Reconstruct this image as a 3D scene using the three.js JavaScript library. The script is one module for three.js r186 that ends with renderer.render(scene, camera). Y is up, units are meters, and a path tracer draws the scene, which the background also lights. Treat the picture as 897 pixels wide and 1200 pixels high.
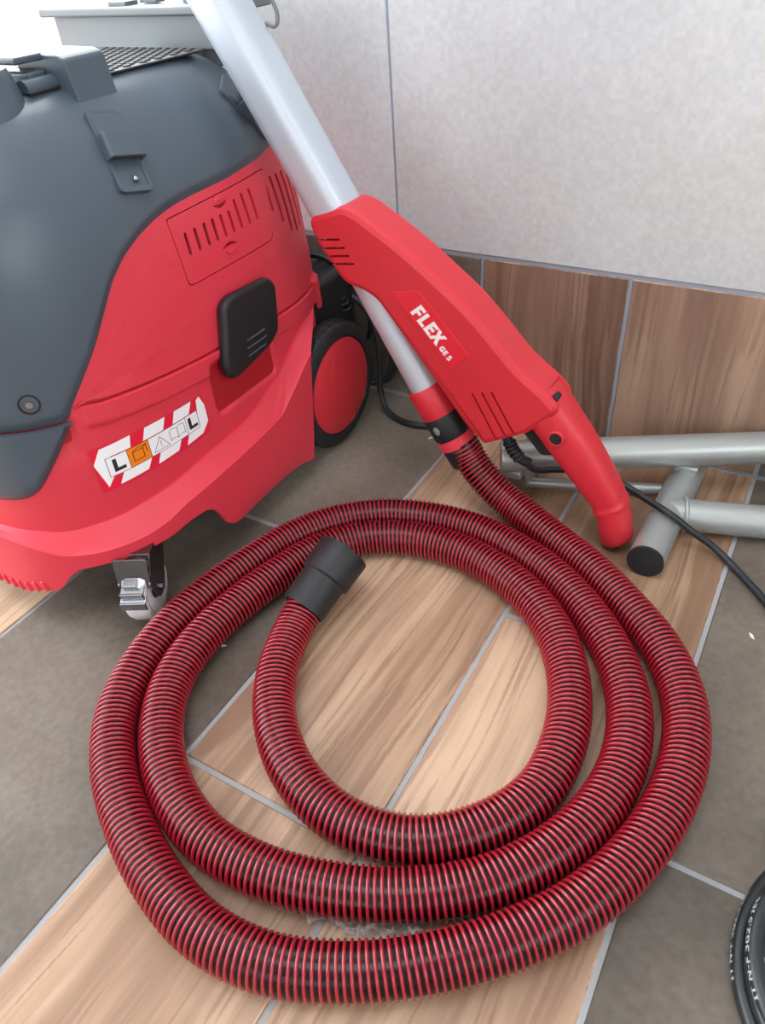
import * as THREE from 'three';
import { mergeGeometries, mergeVertices, toCreasedNormals } from 'three/addons/utils/BufferGeometryUtils.js';
import { TessellateModifier } from 'three/addons/modifiers/TessellateModifier.js';
import { RoundedBoxGeometry } from 'three/addons/geometries/RoundedBoxGeometry.js';
import { RectAreaLightUniformsLib } from 'three/addons/lights/RectAreaLightUniformsLib.js';
import { Brush, Evaluator, SUBTRACTION } from 'three-bvh-csg';

// ---------------------------------------------------------------- camera, sky, window light, exposure
const D = Math.PI / 180;
const scene = new THREE.Scene();
const camera = new THREE.PerspectiveCamera(69.49, 897 / 1200, 0.05, 60);
camera.position.set(0, 0.62, 0);
camera.rotation.order = 'YXZ';
camera.rotation.set(-39.164 * D, 33.166 * D, -4.78 * D);
const renderer = new THREE.WebGLRenderer({ antialias: true });
renderer.toneMapping = THREE.LinearToneMapping;
renderer.toneMappingExposure = 0.9;
renderer.shadowMap.enabled = true;
scene.background = new THREE.Color().setRGB(3.2, 3.5, 3.8);          // bright overcast sky outside
scene.backgroundIntensity = 1;
RectAreaLightUniformsLib.init();
const ROOM = { x0: -2.3, x1: 2.1, z0: -0.9174, z1: 2.9, h: 2.55 };
function windowLight(w, h, pos, target, color, power) {
  const l = new THREE.RectAreaLight(new THREE.Color().setRGB(...color), power, w, h);
  l.position.set(...pos); l.lookAt(...target); l.castShadow = true; l.name = 'window_light';
  scene.add(l);
}
windowLight(1.15, 2.1, [-1.43, 1.1, -0.90], [-1.43, 1.1, 1], [1.04, 1.02, 1.0], 5.0);     // glazed door in the back wall
windowLight(1.9, 2.1, [ROOM.x0 + 0.02, 1.15, 0.55], [0, 1.15, 0.55], [0.97, 1.0, 1.05], 4.5); // glazed doors on the left
windowLight(1.8, 1.25, [ROOM.x1 - 0.02, 1.55, 0.6], [0, 1.55, 0.6], [1, 1, 1.02], 2.0);      // window on the right
windowLight(1.8, 1.25, [0.2, 1.55, ROOM.z1 - 0.02], [0.2, 1.55, 0], [1, 1, 1.02], 0.7);      // window behind the camera
windowLight(1.3, 1.0, [-0.25, ROOM.h - 0.02, 0.15], [-0.25, 0, 0.15], [0.9, 1.0, 1.16], 4.2);      // roof window

// ---------------------------------------------------------------- helpers
const used = {};
function numbered(n) { const k = used[n] = (used[n] ?? -1) + 1; return k ? n + '_' + String(k).padStart(3, '0') : n; }
function mesh(name, geo, mat, parent) {
  const m = new THREE.Mesh(geo, mat); m.castShadow = m.receiveShadow = true;
  m.name = parent ? name : numbered(name);
  if (parent) { const n = parent.children.filter((c) => c.name.replace(/_\d{3}$/, '') === name).length; if (n) m.name = name + '_' + String(n).padStart(3, '0'); }
  (parent ?? scene).add(m); return m;
}
function thing(name, label, category, pos = [0, 0, 0], group) {
  const g = new THREE.Group(); g.name = numbered(name); g.position.set(...pos); g.userData = { label, category };
  if (group) g.userData.group = group; scene.add(g); return g;
}
function structure(name, geo, mat) {
  const o = geo ? new THREE.Mesh(geo, mat) : new THREE.Group(); o.name = name; o.userData.kind = 'structure'; o.castShadow = o.receiveShadow = true; scene.add(o); return o;
}
let seed = 7;
const rnd = () => { seed = (seed * 1664525 + 1013904223) >>> 0; return seed / 4294967296; };
const clamp = (x, a, b) => Math.min(b, Math.max(a, x)), mix = (a, b, t) => a + (b - a) * t;
const smooth = (a, b, x) => { const t = clamp((x - a) / (b - a), 0, 1); return t * t * (3 - 2 * t); };
function lut(pts) { // piecewise monotone cubic through [[x, y], ...]
  const n = pts.length, x = pts.map((p) => p[0]), y = pts.map((p) => p[1]), d = [], m = [];
  for (let i = 0; i < n - 1; i++) d.push((y[i + 1] - y[i]) / (x[i + 1] - x[i]));
  for (let i = 0; i < n; i++) m.push(i === 0 ? d[0] : i === n - 1 ? d[n - 2] : d[i - 1] * d[i] <= 0 ? 0 : 2 * d[i - 1] * d[i] / (d[i - 1] + d[i]));
  return (q) => {
    if (q <= x[0]) return y[0]; if (q >= x[n - 1]) return y[n - 1];
    let i = 0; while (q > x[i + 1]) i++;
    const h = x[i + 1] - x[i], t = (q - x[i]) / h, t2 = t * t, t3 = t2 * t;
    return (2 * t3 - 3 * t2 + 1) * y[i] + (t3 - 2 * t2 + t) * h * m[i] + (-2 * t3 + 3 * t2) * y[i + 1] + (t3 - t2) * h * m[i + 1];
  };
}
function gridGeo(rows, closed = false) { // rows of Vector3 -> indexed surface
  const R = rows.length, C = rows[0].length, pos = [], uv = [], idx = [];
  rows.forEach((r, i) => r.forEach((p, j) => { pos.push(p.x, p.y, p.z); uv.push(j / (C - 1), i / (R - 1)); }));
  for (let i = 0; i < R - 1; i++) for (let j = 0; j < C - (closed ? 0 : 1); j++) {
    const a = i * C + j, b = i * C + (j + 1) % C, c = a + C, d = b + C; idx.push(a, b, d, a, d, c);
  }
  const g = new THREE.BufferGeometry(); g.setAttribute('position', new THREE.Float32BufferAttribute(pos, 3)); g.setAttribute('uv', new THREE.Float32BufferAttribute(uv, 2)); g.setIndex(idx); g.computeVertexNormals(); return g;
}
const creased = (g, a = 0.5) => { const o = g.index ? g.toNonIndexed() : g.clone(); o.scale(1000, 1000, 1000); const c = toCreasedNormals(o, a); c.scale(0.001, 0.001, 0.001); return c; }; // it compares places to 1/100 unit
const bare = (g) => { const o = g.index ? g.toNonIndexed() : g.clone(); for (const k of Object.keys(o.attributes)) if (!['position', 'normal', 'uv'].includes(k)) o.deleteAttribute(k); return o; };
const merged = (list) => mergeGeometries(list.map(bare));
function box(w, h, d, r = 0.002, seg = 2) { return new RoundedBoxGeometry(w, h, d, seg, Math.min(r, w / 2.01, h / 2.01, d / 2.01)); }
function at(g, x, y, z, rx = 0, ry = 0, rz = 0) { g.applyMatrix4(new THREE.Matrix4().compose(new THREE.Vector3(x, y, z), new THREE.Quaternion().setFromEuler(new THREE.Euler(rx, ry, rz)), new THREE.Vector3(1, 1, 1))); return g; }
const V = (x, y, z) => new THREE.Vector3(x, y, z);
function rodBetween(a, b, r, seg = 40, r2 = r) { // open cylinder from a to b
  const d = b.clone().sub(a), g = new THREE.CylinderGeometry(r2, r, d.length(), seg, 1);
  g.applyQuaternion(new THREE.Quaternion().setFromUnitVectors(V(0, 1, 0), d.clone().normalize())); g.translate(...a.clone().add(b).multiplyScalar(0.5).toArray()); return g;
}
function lathe(pts, seg = 64) { return creased(new THREE.LatheGeometry(pts.map((p) => new THREE.Vector2(...p)), seg), 0.55); }
function tube(points, r, seg = 120, rad = 14, tension = 0.5) {
  const c = new THREE.CatmullRomCurve3(points.map((p) => V(...p)), false, 'centripetal', tension);
  return new THREE.TubeGeometry(c, seg, r, rad, false);
}
function roundShape(w, h, r) {
  const s = new THREE.Shape(), x = w / 2, y = h / 2;
  s.moveTo(-x + r, -y); s.lineTo(x - r, -y); s.quadraticCurveTo(x, -y, x, -y + r); s.lineTo(x, y - r); s.quadraticCurveTo(x, y, x - r, y);
  s.lineTo(-x + r, y); s.quadraticCurveTo(-x, y, -x, y - r); s.lineTo(-x, -y + r); s.quadraticCurveTo(-x, -y, -x + r, -y); return s;
}
function roundedPoly(pts, r, cls = THREE.Shape) { // polygon with rounded corners
  const s = new cls(), n = pts.length;
  pts.forEach((p, i) => {
    const a = pts[(i + n - 1) % n], b = pts[(i + 1) % n], rr = p[2] ?? r;
    const la = Math.hypot(a[0] - p[0], a[1] - p[1]), lb = Math.hypot(b[0] - p[0], b[1] - p[1]), k = Math.min(rr, la * 0.45, lb * 0.45);
    const s0 = [p[0] + (a[0] - p[0]) / la * k, p[1] + (a[1] - p[1]) / la * k], s1 = [p[0] + (b[0] - p[0]) / lb * k, p[1] + (b[1] - p[1]) / lb * k];
    if (i === 0) s.moveTo(...s0); else s.lineTo(...s0);
    if (k > 1e-5) s.quadraticCurveTo(p[0], p[1], ...s1);
  });
  s.closePath(); return s;
}

// ---------------------------------------------------------------- textures
function noiseField(W, H, px, py, oct, sd) { // tileable fbm, px * py lattice cells
  const out = new Float32Array(W * H); let amp = 1, tot = 0;
  for (let o = 0; o < oct; o++) {
    const nx = px << o, ny = py << o, lat = new Float32Array(nx * ny); let s = (sd * 7919 + o * 104729 + 13) >>> 0;
    for (let i = 0; i < lat.length; i++) { s = (Math.imul(s, 1664525) + 1013904223) >>> 0; lat[i] = s / 4294967296; }
    for (let y = 0; y < H; y++) {
      const fy = y / H * ny, iy = Math.floor(fy), ty = fy - iy, sy = ty * ty * (3 - 2 * ty), r0 = (iy % ny) * nx, r1 = ((iy + 1) % ny) * nx;
      for (let x = 0; x < W; x++) {
        const fx = x / W * nx, ix = Math.floor(fx), tx = fx - ix, sx = tx * tx * (3 - 2 * tx), a = ix % nx, b = (ix + 1) % nx;
        out[y * W + x] += amp * mix(mix(lat[r0 + a], lat[r0 + b], sx), mix(lat[r1 + a], lat[r1 + b], sx), sy);
      }
    }
    tot += amp; amp *= 0.5;
  }
  for (let i = 0; i < out.length; i++) out[i] /= tot; return out;
}
function dataTex(W, H, fn, srgb, sx, sy) {
  const d = new Uint8Array(W * H * 4);
  for (let i = 0; i < W * H; i++) { const c = fn(i, i % W, (i / W) | 0); d[i * 4] = clamp(c[0], 0, 255); d[i * 4 + 1] = clamp(c[1], 0, 255); d[i * 4 + 2] = clamp(c[2], 0, 255); d[i * 4 + 3] = 255; }
  const t = new THREE.DataTexture(d, W, H); t.wrapS = t.wrapT = THREE.RepeatWrapping; t.magFilter = THREE.LinearFilter; t.minFilter = THREE.LinearFilter;
  if (srgb) t.colorSpace = THREE.SRGBColorSpace; t.repeat.set(1 / sx, 1 / sy); t.needsUpdate = true; return t; // uv in metres
}
function woodTextures(sd, light, dark, contrast) { // 0.5 m across the grain, 1 m along it
  const W = 640, H = 1024;
  const warp = noiseField(W, H, 3, 2, 3, sd), broad = noiseField(W, H, 5, 2, 3, sd + 1), fine = noiseField(W, H, 110, 11, 3, sd + 2), mid = noiseField(W, H, 26, 2, 3, sd + 3), cloud = noiseField(W, H, 6, 8, 4, sd + 4), knots = noiseField(W, H, 7, 5, 2, sd + 5), fibre = noiseField(W, H, 150, 9, 2, sd + 6);
  const g = new Float32Array(W * H);
  for (let y = 0; y < H; y++) for (let x = 0; x < W; x++) {
    const i = y * W + x, dx = Math.round((warp[i] - 0.5) * 70), j = y * W + ((x + dx + W * 4) % W);
    g[i] = 0.34 * smooth(0.25, 0.78, broad[j]) + 0.22 * smooth(0.25, 0.75, mid[j]) + 0.20 * fine[j] + 0.24 * cloud[i] - 0.17 * smooth(0.56, 0.70, fibre[j]) * smooth(0.35, 0.6, mid[j] * 0.5 + cloud[i] * 0.5);
    g[i] -= 0.25 * smooth(0.78, 0.9, knots[i]);
  }
  const map = dataTex(W, H, (i) => { const t = clamp((g[i] - 0.45) * contrast + 0.5, 0, 1); return [mix(dark[0], light[0], t), mix(dark[1], light[1], t), mix(dark[2], light[2], t)]; }, true, 0.5, 1);
  const bump = dataTex(W, H, (i) => { const v = 255 * (0.6 * fine[i] + 0.4 * g[i]); return [v, v, v]; }, false, 0.5, 1);
  return { map, bump };
}
function stoneTextures(sd, a, b, c, con, sp = 18) { // 0.8 m square
  const W = 768, H = 768, n1 = noiseField(W, H, 4, 4, 5, sd), n2 = noiseField(W, H, 9, 9, 4, sd + 1), n3 = noiseField(W, H, 150, 150, 2, sd + 2), n4 = noiseField(W, H, 3, 5, 5, sd + 3);
  const map = dataTex(W, H, (i) => {
    const t = clamp((n1[i] - 0.5) * con + 0.5, 0, 1), u = smooth(0.5, 0.75, n4[i]), s = (n3[i] - 0.5) * 16 + (n2[i] - 0.5) * sp;
    const vein = smooth(0.02, 0, Math.abs(n2[i] - 0.5)) * 2.5;
    return [0, 1, 2].map((k) => mix(mix(a[k], b[k], t), c[k], u * 0.6) + s + vein);
  }, true, 0.8, 0.8);
  const bump = dataTex(W, H, (i) => { const v = 255 * (0.5 * n2[i] + 0.3 * n3[i] + 0.2 * n1[i]); return [v, v, v]; }, false, 0.8, 0.8);
  const rough = dataTex(W, H, (i) => { const v = 255 * clamp(0.52 + (n1[i] - 0.5) * 0.5, 0.3, 0.8); return [v, v, v]; }, false, 0.8, 0.8);
  return { map, bump, rough };
}
function grainBump(sd) { const n = noiseField(256, 256, 64, 64, 3, sd); return dataTex(256, 256, (i) => [n[i] * 255, n[i] * 255, n[i] * 255], false, 0.06, 0.06); }

// ---------------------------------------------------------------- materials
const std = (o) => new THREE.MeshStandardMaterial(o), phys = (o) => new THREE.MeshPhysicalMaterial(o);
const srgb = (r, g, b) => new THREE.Color(`rgb(${r},${g},${b})`);
const woodA = woodTextures(3, [204, 172, 143], [142, 109, 85], 2.2), woodB = woodTextures(31, [194, 161, 132], [134, 102, 79], 2.2), woodW = woodTextures(57, [172, 142, 120], [112, 84, 70], 1.9);
const slate = stoneTextures(11, [92, 83, 74], [128, 118, 105], [107, 93, 79], 2.2, 10), pale = stoneTextures(23, [192, 194, 196], [206, 207, 208], [198, 196, 193], 1.6, 7);
const M = {
  woodA: std({ map: woodA.map, bumpMap: woodA.bump, bumpScale: 0.0007, roughness: 0.42 }),
  woodB: std({ map: woodB.map, bumpMap: woodB.bump, bumpScale: 0.0007, roughness: 0.45 }),
  woodWall: std({ map: woodW.map, bumpMap: woodW.bump, bumpScale: 0.0006, roughness: 0.5 }),
  slate: std({ map: slate.map, bumpMap: slate.bump, bumpScale: 0.0008, roughnessMap: slate.rough, roughness: 0.85 }),
  pale: std({ map: pale.map, bumpMap: pale.bump, bumpScale: 0.0005, roughness: 0.6 }),
  groutFloor: std({ color: srgb(160, 161, 163), roughness: 0.95 }),
  groutWall: std({ color: srgb(150, 160, 174), roughness: 0.95 }),
  plaster: std({ color: srgb(226, 225, 221), roughness: 0.95 }),
  frame: std({ color: srgb(222, 222, 220), roughness: 0.5 }),
  glass: phys({ color: 0xffffff, transmission: 1, thickness: 0, roughness: 0, ior: 1.5 }),
  terrace: std({ color: srgb(214, 208, 198), roughness: 0.95 }),
  red: std({ color: srgb(222, 58, 75), roughness: 0.46 }),
  redTool: std({ color: srgb(207, 44, 56), roughness: 0.42 }),
  redDark: std({ color: srgb(176, 26, 38), roughness: 0.5 }),
  black: std({ color: srgb(75, 86, 96), roughness: 0.36 }),
  blackDeep: std({ color: srgb(27, 29, 32), roughness: 0.5 }),
  rubber: std({ color: srgb(34, 36, 40), roughness: 0.55 }),
  void: std({ color: srgb(12, 10, 10), roughness: 0.9 }),
  cordBlack: std({ color: srgb(32, 36, 41), roughness: 0.42 }),
  alu: std({ color: srgb(198, 206, 216), roughness: 0.42, metalness: 0.35 }),
  aluPaint: std({ color: srgb(172, 176, 174), roughness: 0.36, metalness: 0.5 }),
  zinc: std({ color: srgb(168, 172, 178), roughness: 0.2, metalness: 1 }),
  steel: std({ color: srgb(120, 118, 122), roughness: 0.24, metalness: 1 }),
  capGrey: std({ color: srgb(120, 112, 100), roughness: 0.5 }),
  white: std({ color: srgb(226, 226, 228), roughness: 0.4 }),
  grey: std({ color: srgb(122, 128, 130), roughness: 0.5, metalness: 0.2 }),
  hoseDark: phys({ color: srgb(22, 4, 9), roughness: 0.24, specularIntensity: 0.5 }),
  hoseRed: phys({ color: srgb(154, 29, 42), roughness: 0.24, clearcoat: 0.5, clearcoatRoughness: 0.1 }),
  film: phys({ color: 0xffffff, transmission: 0.78, thickness: 0, roughness: 0.16, ior: 1.55 }),
  paper: std({ color: srgb(235, 232, 226), roughness: 0.9 }),
};

// ---------------------------------------------------------------- the setting
// tile(): a slab with chamfered edges, its face in the xy plane at z = 0, uv in metres
function tile(w, h, t, ou, ov) {
  const s = new THREE.Shape(); const b = 0.0012;
  s.moveTo(b, b); s.lineTo(w - b, b); s.lineTo(w - b, h - b); s.lineTo(b, h - b); s.closePath();
  const g = new THREE.ExtrudeGeometry(s, { depth: t - b, bevelEnabled: true, bevelSize: b, bevelThickness: b, bevelSegments: 1, steps: 1 });
  g.translate(0, 0, -t); const uv = g.attributes.uv; for (let i = 0; i < uv.count; i++) uv.setXY(i, uv.getX(i) + ou, uv.getY(i) + ov); return g;
}
const G = 0.0048, PERIOD = 0.7015; // joint width; two planks and one dark strip
const floor = structure('floor');
mesh('grout_bed', at(new THREE.BoxGeometry(ROOM.x1 - ROOM.x0 + 0.4, 0.1, ROOM.z1 - ROOM.z0 + 0.4), (ROOM.x0 + ROOM.x1) / 2, -0.0514, (ROOM.z0 + ROOM.z1) / 2), M.groutFloor, floor);
function strip(x0, x1, start, len, name, mats) { // a row of tiles along z from the back wall to the front wall
  const a = Math.max(x0, ROOM.x0) + G / 2, b = Math.min(x1, ROOM.x1) - G / 2; if (b - a < 0.02) return;
  let z = start; while (z > ROOM.z0) z -= len;
  for (; z < ROOM.z1; z += len) {
    const za = Math.max(z, ROOM.z0) + G / 2, zb = Math.min(z + len, ROOM.z1) - G / 2; if (zb - za < 0.02) continue;
    const g = tile(b - a, zb - za, 0.009, rnd() * 0.5, rnd()); g.rotateX(-Math.PI / 2); g.translate(a, 0, zb);
    mesh(name, g, mats[(rnd() * mats.length) | 0], floor);
  }
}
for (let k = -3; k < 4; k++) {
  const o = k * PERIOD;
  strip(-0.4034 + o, -0.2020 + o, -0.232 + k * 0.31, 0.9, 'plank_tile', [M.woodA, M.woodB]);
  strip(-0.2020 + o, -0.0015 + o, -0.54 + k * 0.17, 0.9, 'plank_tile', [M.woodA, M.woodB]);
  strip(-0.0015 + o, 0.2981 + o, k === -1 ? -0.551 : -0.347 + k * 0.2, 0.6, 'dark_floor_tile', [M.slate]);
}
// back wall: plinth tiles following the floor, pale tiles above, a glazed door opening at the left
const DX0 = -2.02, DX1 = -0.83, DH = 2.2;
const wallBack = structure('wall_back');
{
  const zc = ROOM.z0 - 0.1016;
  mesh('wall_core', merged([
    at(new THREE.BoxGeometry(ROOM.x1 + 0.2 - DX1, ROOM.h, 0.2), (ROOM.x1 + 0.2 + DX1) / 2, ROOM.h / 2, zc),
    at(new THREE.BoxGeometry(DX0 - ROOM.x0 + 0.2, ROOM.h, 0.2), (DX0 + ROOM.x0 - 0.2) / 2, ROOM.h / 2, zc),
    at(new THREE.BoxGeometry(DX1 - DX0, ROOM.h - DH, 0.2), (DX0 + DX1) / 2, (ROOM.h + DH) / 2, zc)]), M.groutWall, wallBack);
  const T = 0.6, g2 = 0.0034, y0 = 0.2466;
  for (let i = -1; i < 5; i++) for (let j = 0; j < 4; j++) {
    const xa = Math.max(-0.534 + i * T, DX1) + g2 / 2, xb = Math.min(-0.534 + (i + 1) * T, ROOM.x1) - g2 / 2, ya = y0 + j * T + g2 / 2, yb = Math.min(y0 + (j + 1) * T, ROOM.h) - g2 / 2;
    if (xb - xa < 0.02 || yb - ya < 0.02) continue;
    const g = tile(xb - xa, yb - ya, 0.009, rnd() * 0.8, rnd() * 0.8); g.translate(xa, ya, ROOM.z0); mesh('wall_tile', g, M.pale, wallBack);
  }
  const base = structure('baseboard_back');
  const cuts = [[DX1, -0.702, 0], [-0.702, -0.4034, 1], [-0.4034, -0.202, 0], [-0.202, -0.0015, 0]];
  for (let k = 1; k < 4; k++) { const o = k * PERIOD; cuts.push([-0.0015 + o - PERIOD, 0.2981 + o - PERIOD, 1], [-0.4034 + o, -0.202 + o, 0], [-0.202 + o, -0.0015 + o, 0]); }
  for (const [xa, xb, dark] of cuts) {
    const b = Math.min(xb, ROOM.x1); if (b - xa < 0.03) continue;
    const g = tile(b - xa - G, y0 - 0.0064, 0.0088, rnd() * 0.5, rnd()); g.translate(xa + G / 2, 0.003, ROOM.z0 + 0.0003); mesh('baseboard_tile', g, dark ? M.slate : M.woodWall, base);
  }
}
function glazing(name, w, h, put, panes) { // frame, mullions, glass; built in xy, then put in place
  const g = structure(name), f = [], b = 0.05;
  for (const s of [-1, 1]) f.push(at(box(b, h, 0.06, 0.004), s * (w - b) / 2, h / 2, 0), at(box(w, b, 0.06, 0.004), 0, s < 0 ? b / 2 : h - b / 2, 0));
  for (let i = 1; i < panes; i++) f.push(at(box(b, h, 0.05, 0.004), -w / 2 + i * w / panes, h / 2, 0));
  mesh('window_frame', merged(f), M.frame, g);
  for (let i = 0; i < panes; i++) mesh('pane', at(new THREE.BoxGeometry(w / panes - b, h - 2 * b, 0.001), -w / 2 + (i + 0.5) * w / panes, h / 2, 0), M.glass, g);
  put(g); return g;
}
glazing('door_1', DX1 - DX0, DH, (g) => g.position.set((DX0 + DX1) / 2, 0, ROOM.z0 - 0.12), 2);
function sideWall(name, axis, c, a0, a1, o) { // wall with one opening; axis 'x': plane x = c, running along z
  const w = structure(name), L = [], t = 0.2, put = (u0, u1, v0, v1) => { if (u1 - u0 > 0.001 && v1 - v0 > 0.001) L.push(axis === 'x' ? at(new THREE.BoxGeometry(t, v1 - v0, u1 - u0), c, (v0 + v1) / 2, (u0 + u1) / 2) : at(new THREE.BoxGeometry(u1 - u0, v1 - v0, t), (u0 + u1) / 2, (v0 + v1) / 2, c)); };
  put(a0, o[0], 0, ROOM.h); put(o[1], a1, 0, ROOM.h); put(o[0], o[1], 0, o[2]); put(o[0], o[1], o[3], ROOM.h);
  mesh('wall_core', merged(L), M.plaster, w);
}
sideWall('wall_left', 'x', ROOM.x0 - 0.1, ROOM.z0 - 0.2, ROOM.z1 + 0.2, [-0.4, 1.5, 0.02, 2.2]);
glazing('door_2', 1.9, 2.18, (g) => { g.position.set(ROOM.x0 - 0.1, 0.02, 0.55); g.rotation.y = Math.PI / 2; }, 2);
sideWall('wall_right', 'x', ROOM.x1 + 0.1, ROOM.z0 - 0.2, ROOM.z1 + 0.2, [-0.3, 1.5, 0.92, 2.18]);
glazing('window_1', 1.8, 1.26, (g) => { g.position.set(ROOM.x1 + 0.1, 0.92, 0.6); g.rotation.y = Math.PI / 2; }, 2);
sideWall('wall_front', 'z', ROOM.z1 + 0.1, ROOM.x0 - 0.2, ROOM.x1 + 0.2, [-0.7, 1.1, 0.92, 2.18]);
glazing('window_2', 1.8, 1.26, (g) => g.position.set(0.2, 0.92, ROOM.z1 + 0.1), 2);
{ // ceiling with a roof window
  const c = structure('ceiling'), x0 = ROOM.x0 - 0.2, x1 = ROOM.x1 + 0.2, z0 = ROOM.z0 - 0.2, z1 = ROOM.z1 + 0.2, o = [-0.9, 0.4, -0.35, 0.65], L = [];
  for (const [a, b, e, f] of [[x0, o[0], z0, z1], [o[1], x1, z0, z1], [o[0], o[1], z0, o[2]], [o[0], o[1], o[3], z1]]) L.push(at(new THREE.BoxGeometry(b - a, 0.15, f - e), (a + b) / 2, ROOM.h + 0.075, (e + f) / 2));
  mesh('ceiling_panel', merged(L), M.plaster, c);
  glazing('window_3', 1.3, 1.0, (g) => { g.rotation.x = Math.PI / 2; g.position.set(-0.25, ROOM.h + 0.1, -0.35); }, 2);
}
structure('terrace', at(new THREE.BoxGeometry(30, 0.1, 30), 0, -0.17, 0), M.terrace);

// ---------------------------------------------------------------- the vacuum: every panel is laid on one rounded body surface
const VX = -0.735, VZ = -0.575, NE = 3.2;
const bodyA = lut([[0, 0.168], [0.24, 0.165], [0.32, 0.160], [0.38, 0.153], [0.43, 0.140], [0.465, 0.120], [0.49, 0.095], [0.503, 0.070]]);
const bodyB = lut([[0, 0.270], [0.24, 0.266], [0.32, 0.262], [0.38, 0.254], [0.43, 0.238], [0.465, 0.213], [0.49, 0.185], [0.503, 0.155]]);
function section(th, a, b) { const c = Math.cos(th), s = Math.sin(th), r = Math.pow(Math.pow(Math.abs(c) / a, NE) + Math.pow(Math.abs(s) / b, NE), -1 / NE); return [c * r, s * r]; }
const ARC = (() => { const N = 3000, t = [0]; let p = section(-Math.PI / 2, 0.163, 0.264); for (let i = 1; i <= N; i++) { const q = section(-Math.PI / 2 + i * Math.PI / N, 0.163, 0.264); t.push(t[i - 1] + Math.hypot(q[0] - p[0], q[1] - p[1])); p = q; } return t; })();
const LEN = ARC[3000];                       // girth of the right half, from the rear centre (0) to the front centre (LEN)
function thetaAt(s) { s = clamp(s, 0, LEN); let lo = 0, hi = 3000; while (hi - lo > 1) { const m = (lo + hi) >> 1; if (ARC[m] <= s) lo = m; else hi = m; } return -Math.PI / 2 + (lo + (s - ARC[lo]) / (ARC[hi] - ARC[lo])) * Math.PI / 3000; }
function rawP(s, y, a = bodyA(y), b = bodyB(y)) { const p = section(thetaAt(s), a, b); return V(p[0], y, p[1]); }
function normalP(s, y) {
  const e = 0.0015, s0 = clamp(s - e, 0, LEN), s1 = clamp(s + e, 0, LEN);
  const ds = rawP(s1, y).sub(rawP(s0, y)), dy = rawP(s, Math.min(y + e, 0.5029)).sub(rawP(s, Math.min(y, 0.5029) - e)); return dy.cross(ds).normalize();
}
function P(s, y, off = 0) { const p = rawP(s, y); let n = normalP(s, y); if (n.x * p.x + n.z * p.z + n.y * 0.02 < 0) n.negate(); return p.addScaledVector(n, off); }
function S(z, y) { // girth position of the point of the right side at depth z (world) and height y
  const t = z - VZ, a = bodyA(y), b = bodyB(y); let lo = 0, hi = LEN; for (let i = 0; i < 40; i++) { const m = (lo + hi) / 2; if (section(thetaAt(m), a, b)[1] < t) lo = m; else hi = m; } return lo;
}
const zy = (list) => list.map(([z, y, r]) => [S(z, y), y, r]);
function mirrored(g) { // the left half
  const o = bare(g), p = o.attributes.position; for (const k of ['position', 'normal']) { const a = o.attributes[k]; for (let i = 0; i < a.count; i++) a.setX(i, -a.getX(i)); }
  for (const k of Object.keys(o.attributes)) { const a = o.attributes[k], n = a.itemSize; for (let i = 0; i < p.count; i += 3) for (let c = 0; c < n; c++) { const t = a.array[(i + 1) * n + c]; a.array[(i + 1) * n + c] = a.array[(i + 2) * n + c]; a.array[(i + 2) * n + c] = t; } }
  return o;
}
const both = (g) => merged([g, mirrored(g)]);
function onBody(shape, d0, d1, opt = {}) { // a slab cut to an outline in (girth, height), bent over the body
  const bv = opt.bevel ?? 0;
  let g = new THREE.ExtrudeGeometry(shape, { depth: Math.max(1e-5, d1 - d0 - 2 * bv), bevelEnabled: bv > 0, bevelSize: opt.bevelSize ?? bv, bevelThickness: bv, bevelOffset: -(opt.bevelSize ?? bv), bevelSegments: opt.seg ?? 3, curveSegments: opt.curve ?? 8 });
  g.translate(0, 0, bv); g = new TessellateModifier(opt.edge ?? 0.014, 7).modify(g);
  const p = g.attributes.position; for (let i = 0; i < p.count; i++) { const q = P(p.getX(i), p.getY(i), d0 + p.getZ(i)); p.setXYZ(i, q.x, q.y, q.z); }
  return creased(g, opt.crease ?? 0.6);
}
function frameAt(s, y, off = 0) { // x toward the front along the body, y up along it, z outward
  const o = P(s, y, off), ex = P(s + 0.002, y).sub(P(s - 0.002, y)).normalize(), ey = P(s, y + 0.002).sub(P(s, y - 0.002)).normalize(), ez = V(0, 0, 0).crossVectors(ex, ey).normalize();
  if (ez.x < 0) { ez.negate(); }
  // right side seen from outside: the front is to the left, so x runs to the rear to keep a right-handed frame
  ex.crossVectors(ey, ez).normalize(); ey.crossVectors(ez, ex);
  return new THREE.Matrix4().makeBasis(ex, ey, ez).setPosition(o);
}
const vac = thing('industrial_vacuum', 'red and black wheeled industrial vacuum cleaner with a white hazard sticker on its side', 'vacuum cleaner', [VX, 0, VZ]);

const seamY = lut([[0, 0.236], [S(-0.745, 0.236), 0.236], [S(-0.656, 0.241), 0.241], [S(-0.552, 0.248), 0.248], [S(-0.452, 0.257), 0.257], [S(-0.40, 0.262), 0.262], [S(-0.378, 0.266), 0.266], [LEN, 0.266]]);
const rib = (n, f) => Array.from({ length: n }, (_, i) => f(i / (n - 1)));
// inner drum, seen only in the joints and slots
mesh('inner_drum', both(creased(gridGeo(rib(12, (v) => rib(90, (u) => P(u * LEN, mix(0.08, 0.44, v), 0.0004)))))), M.redDark, vac);
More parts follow.
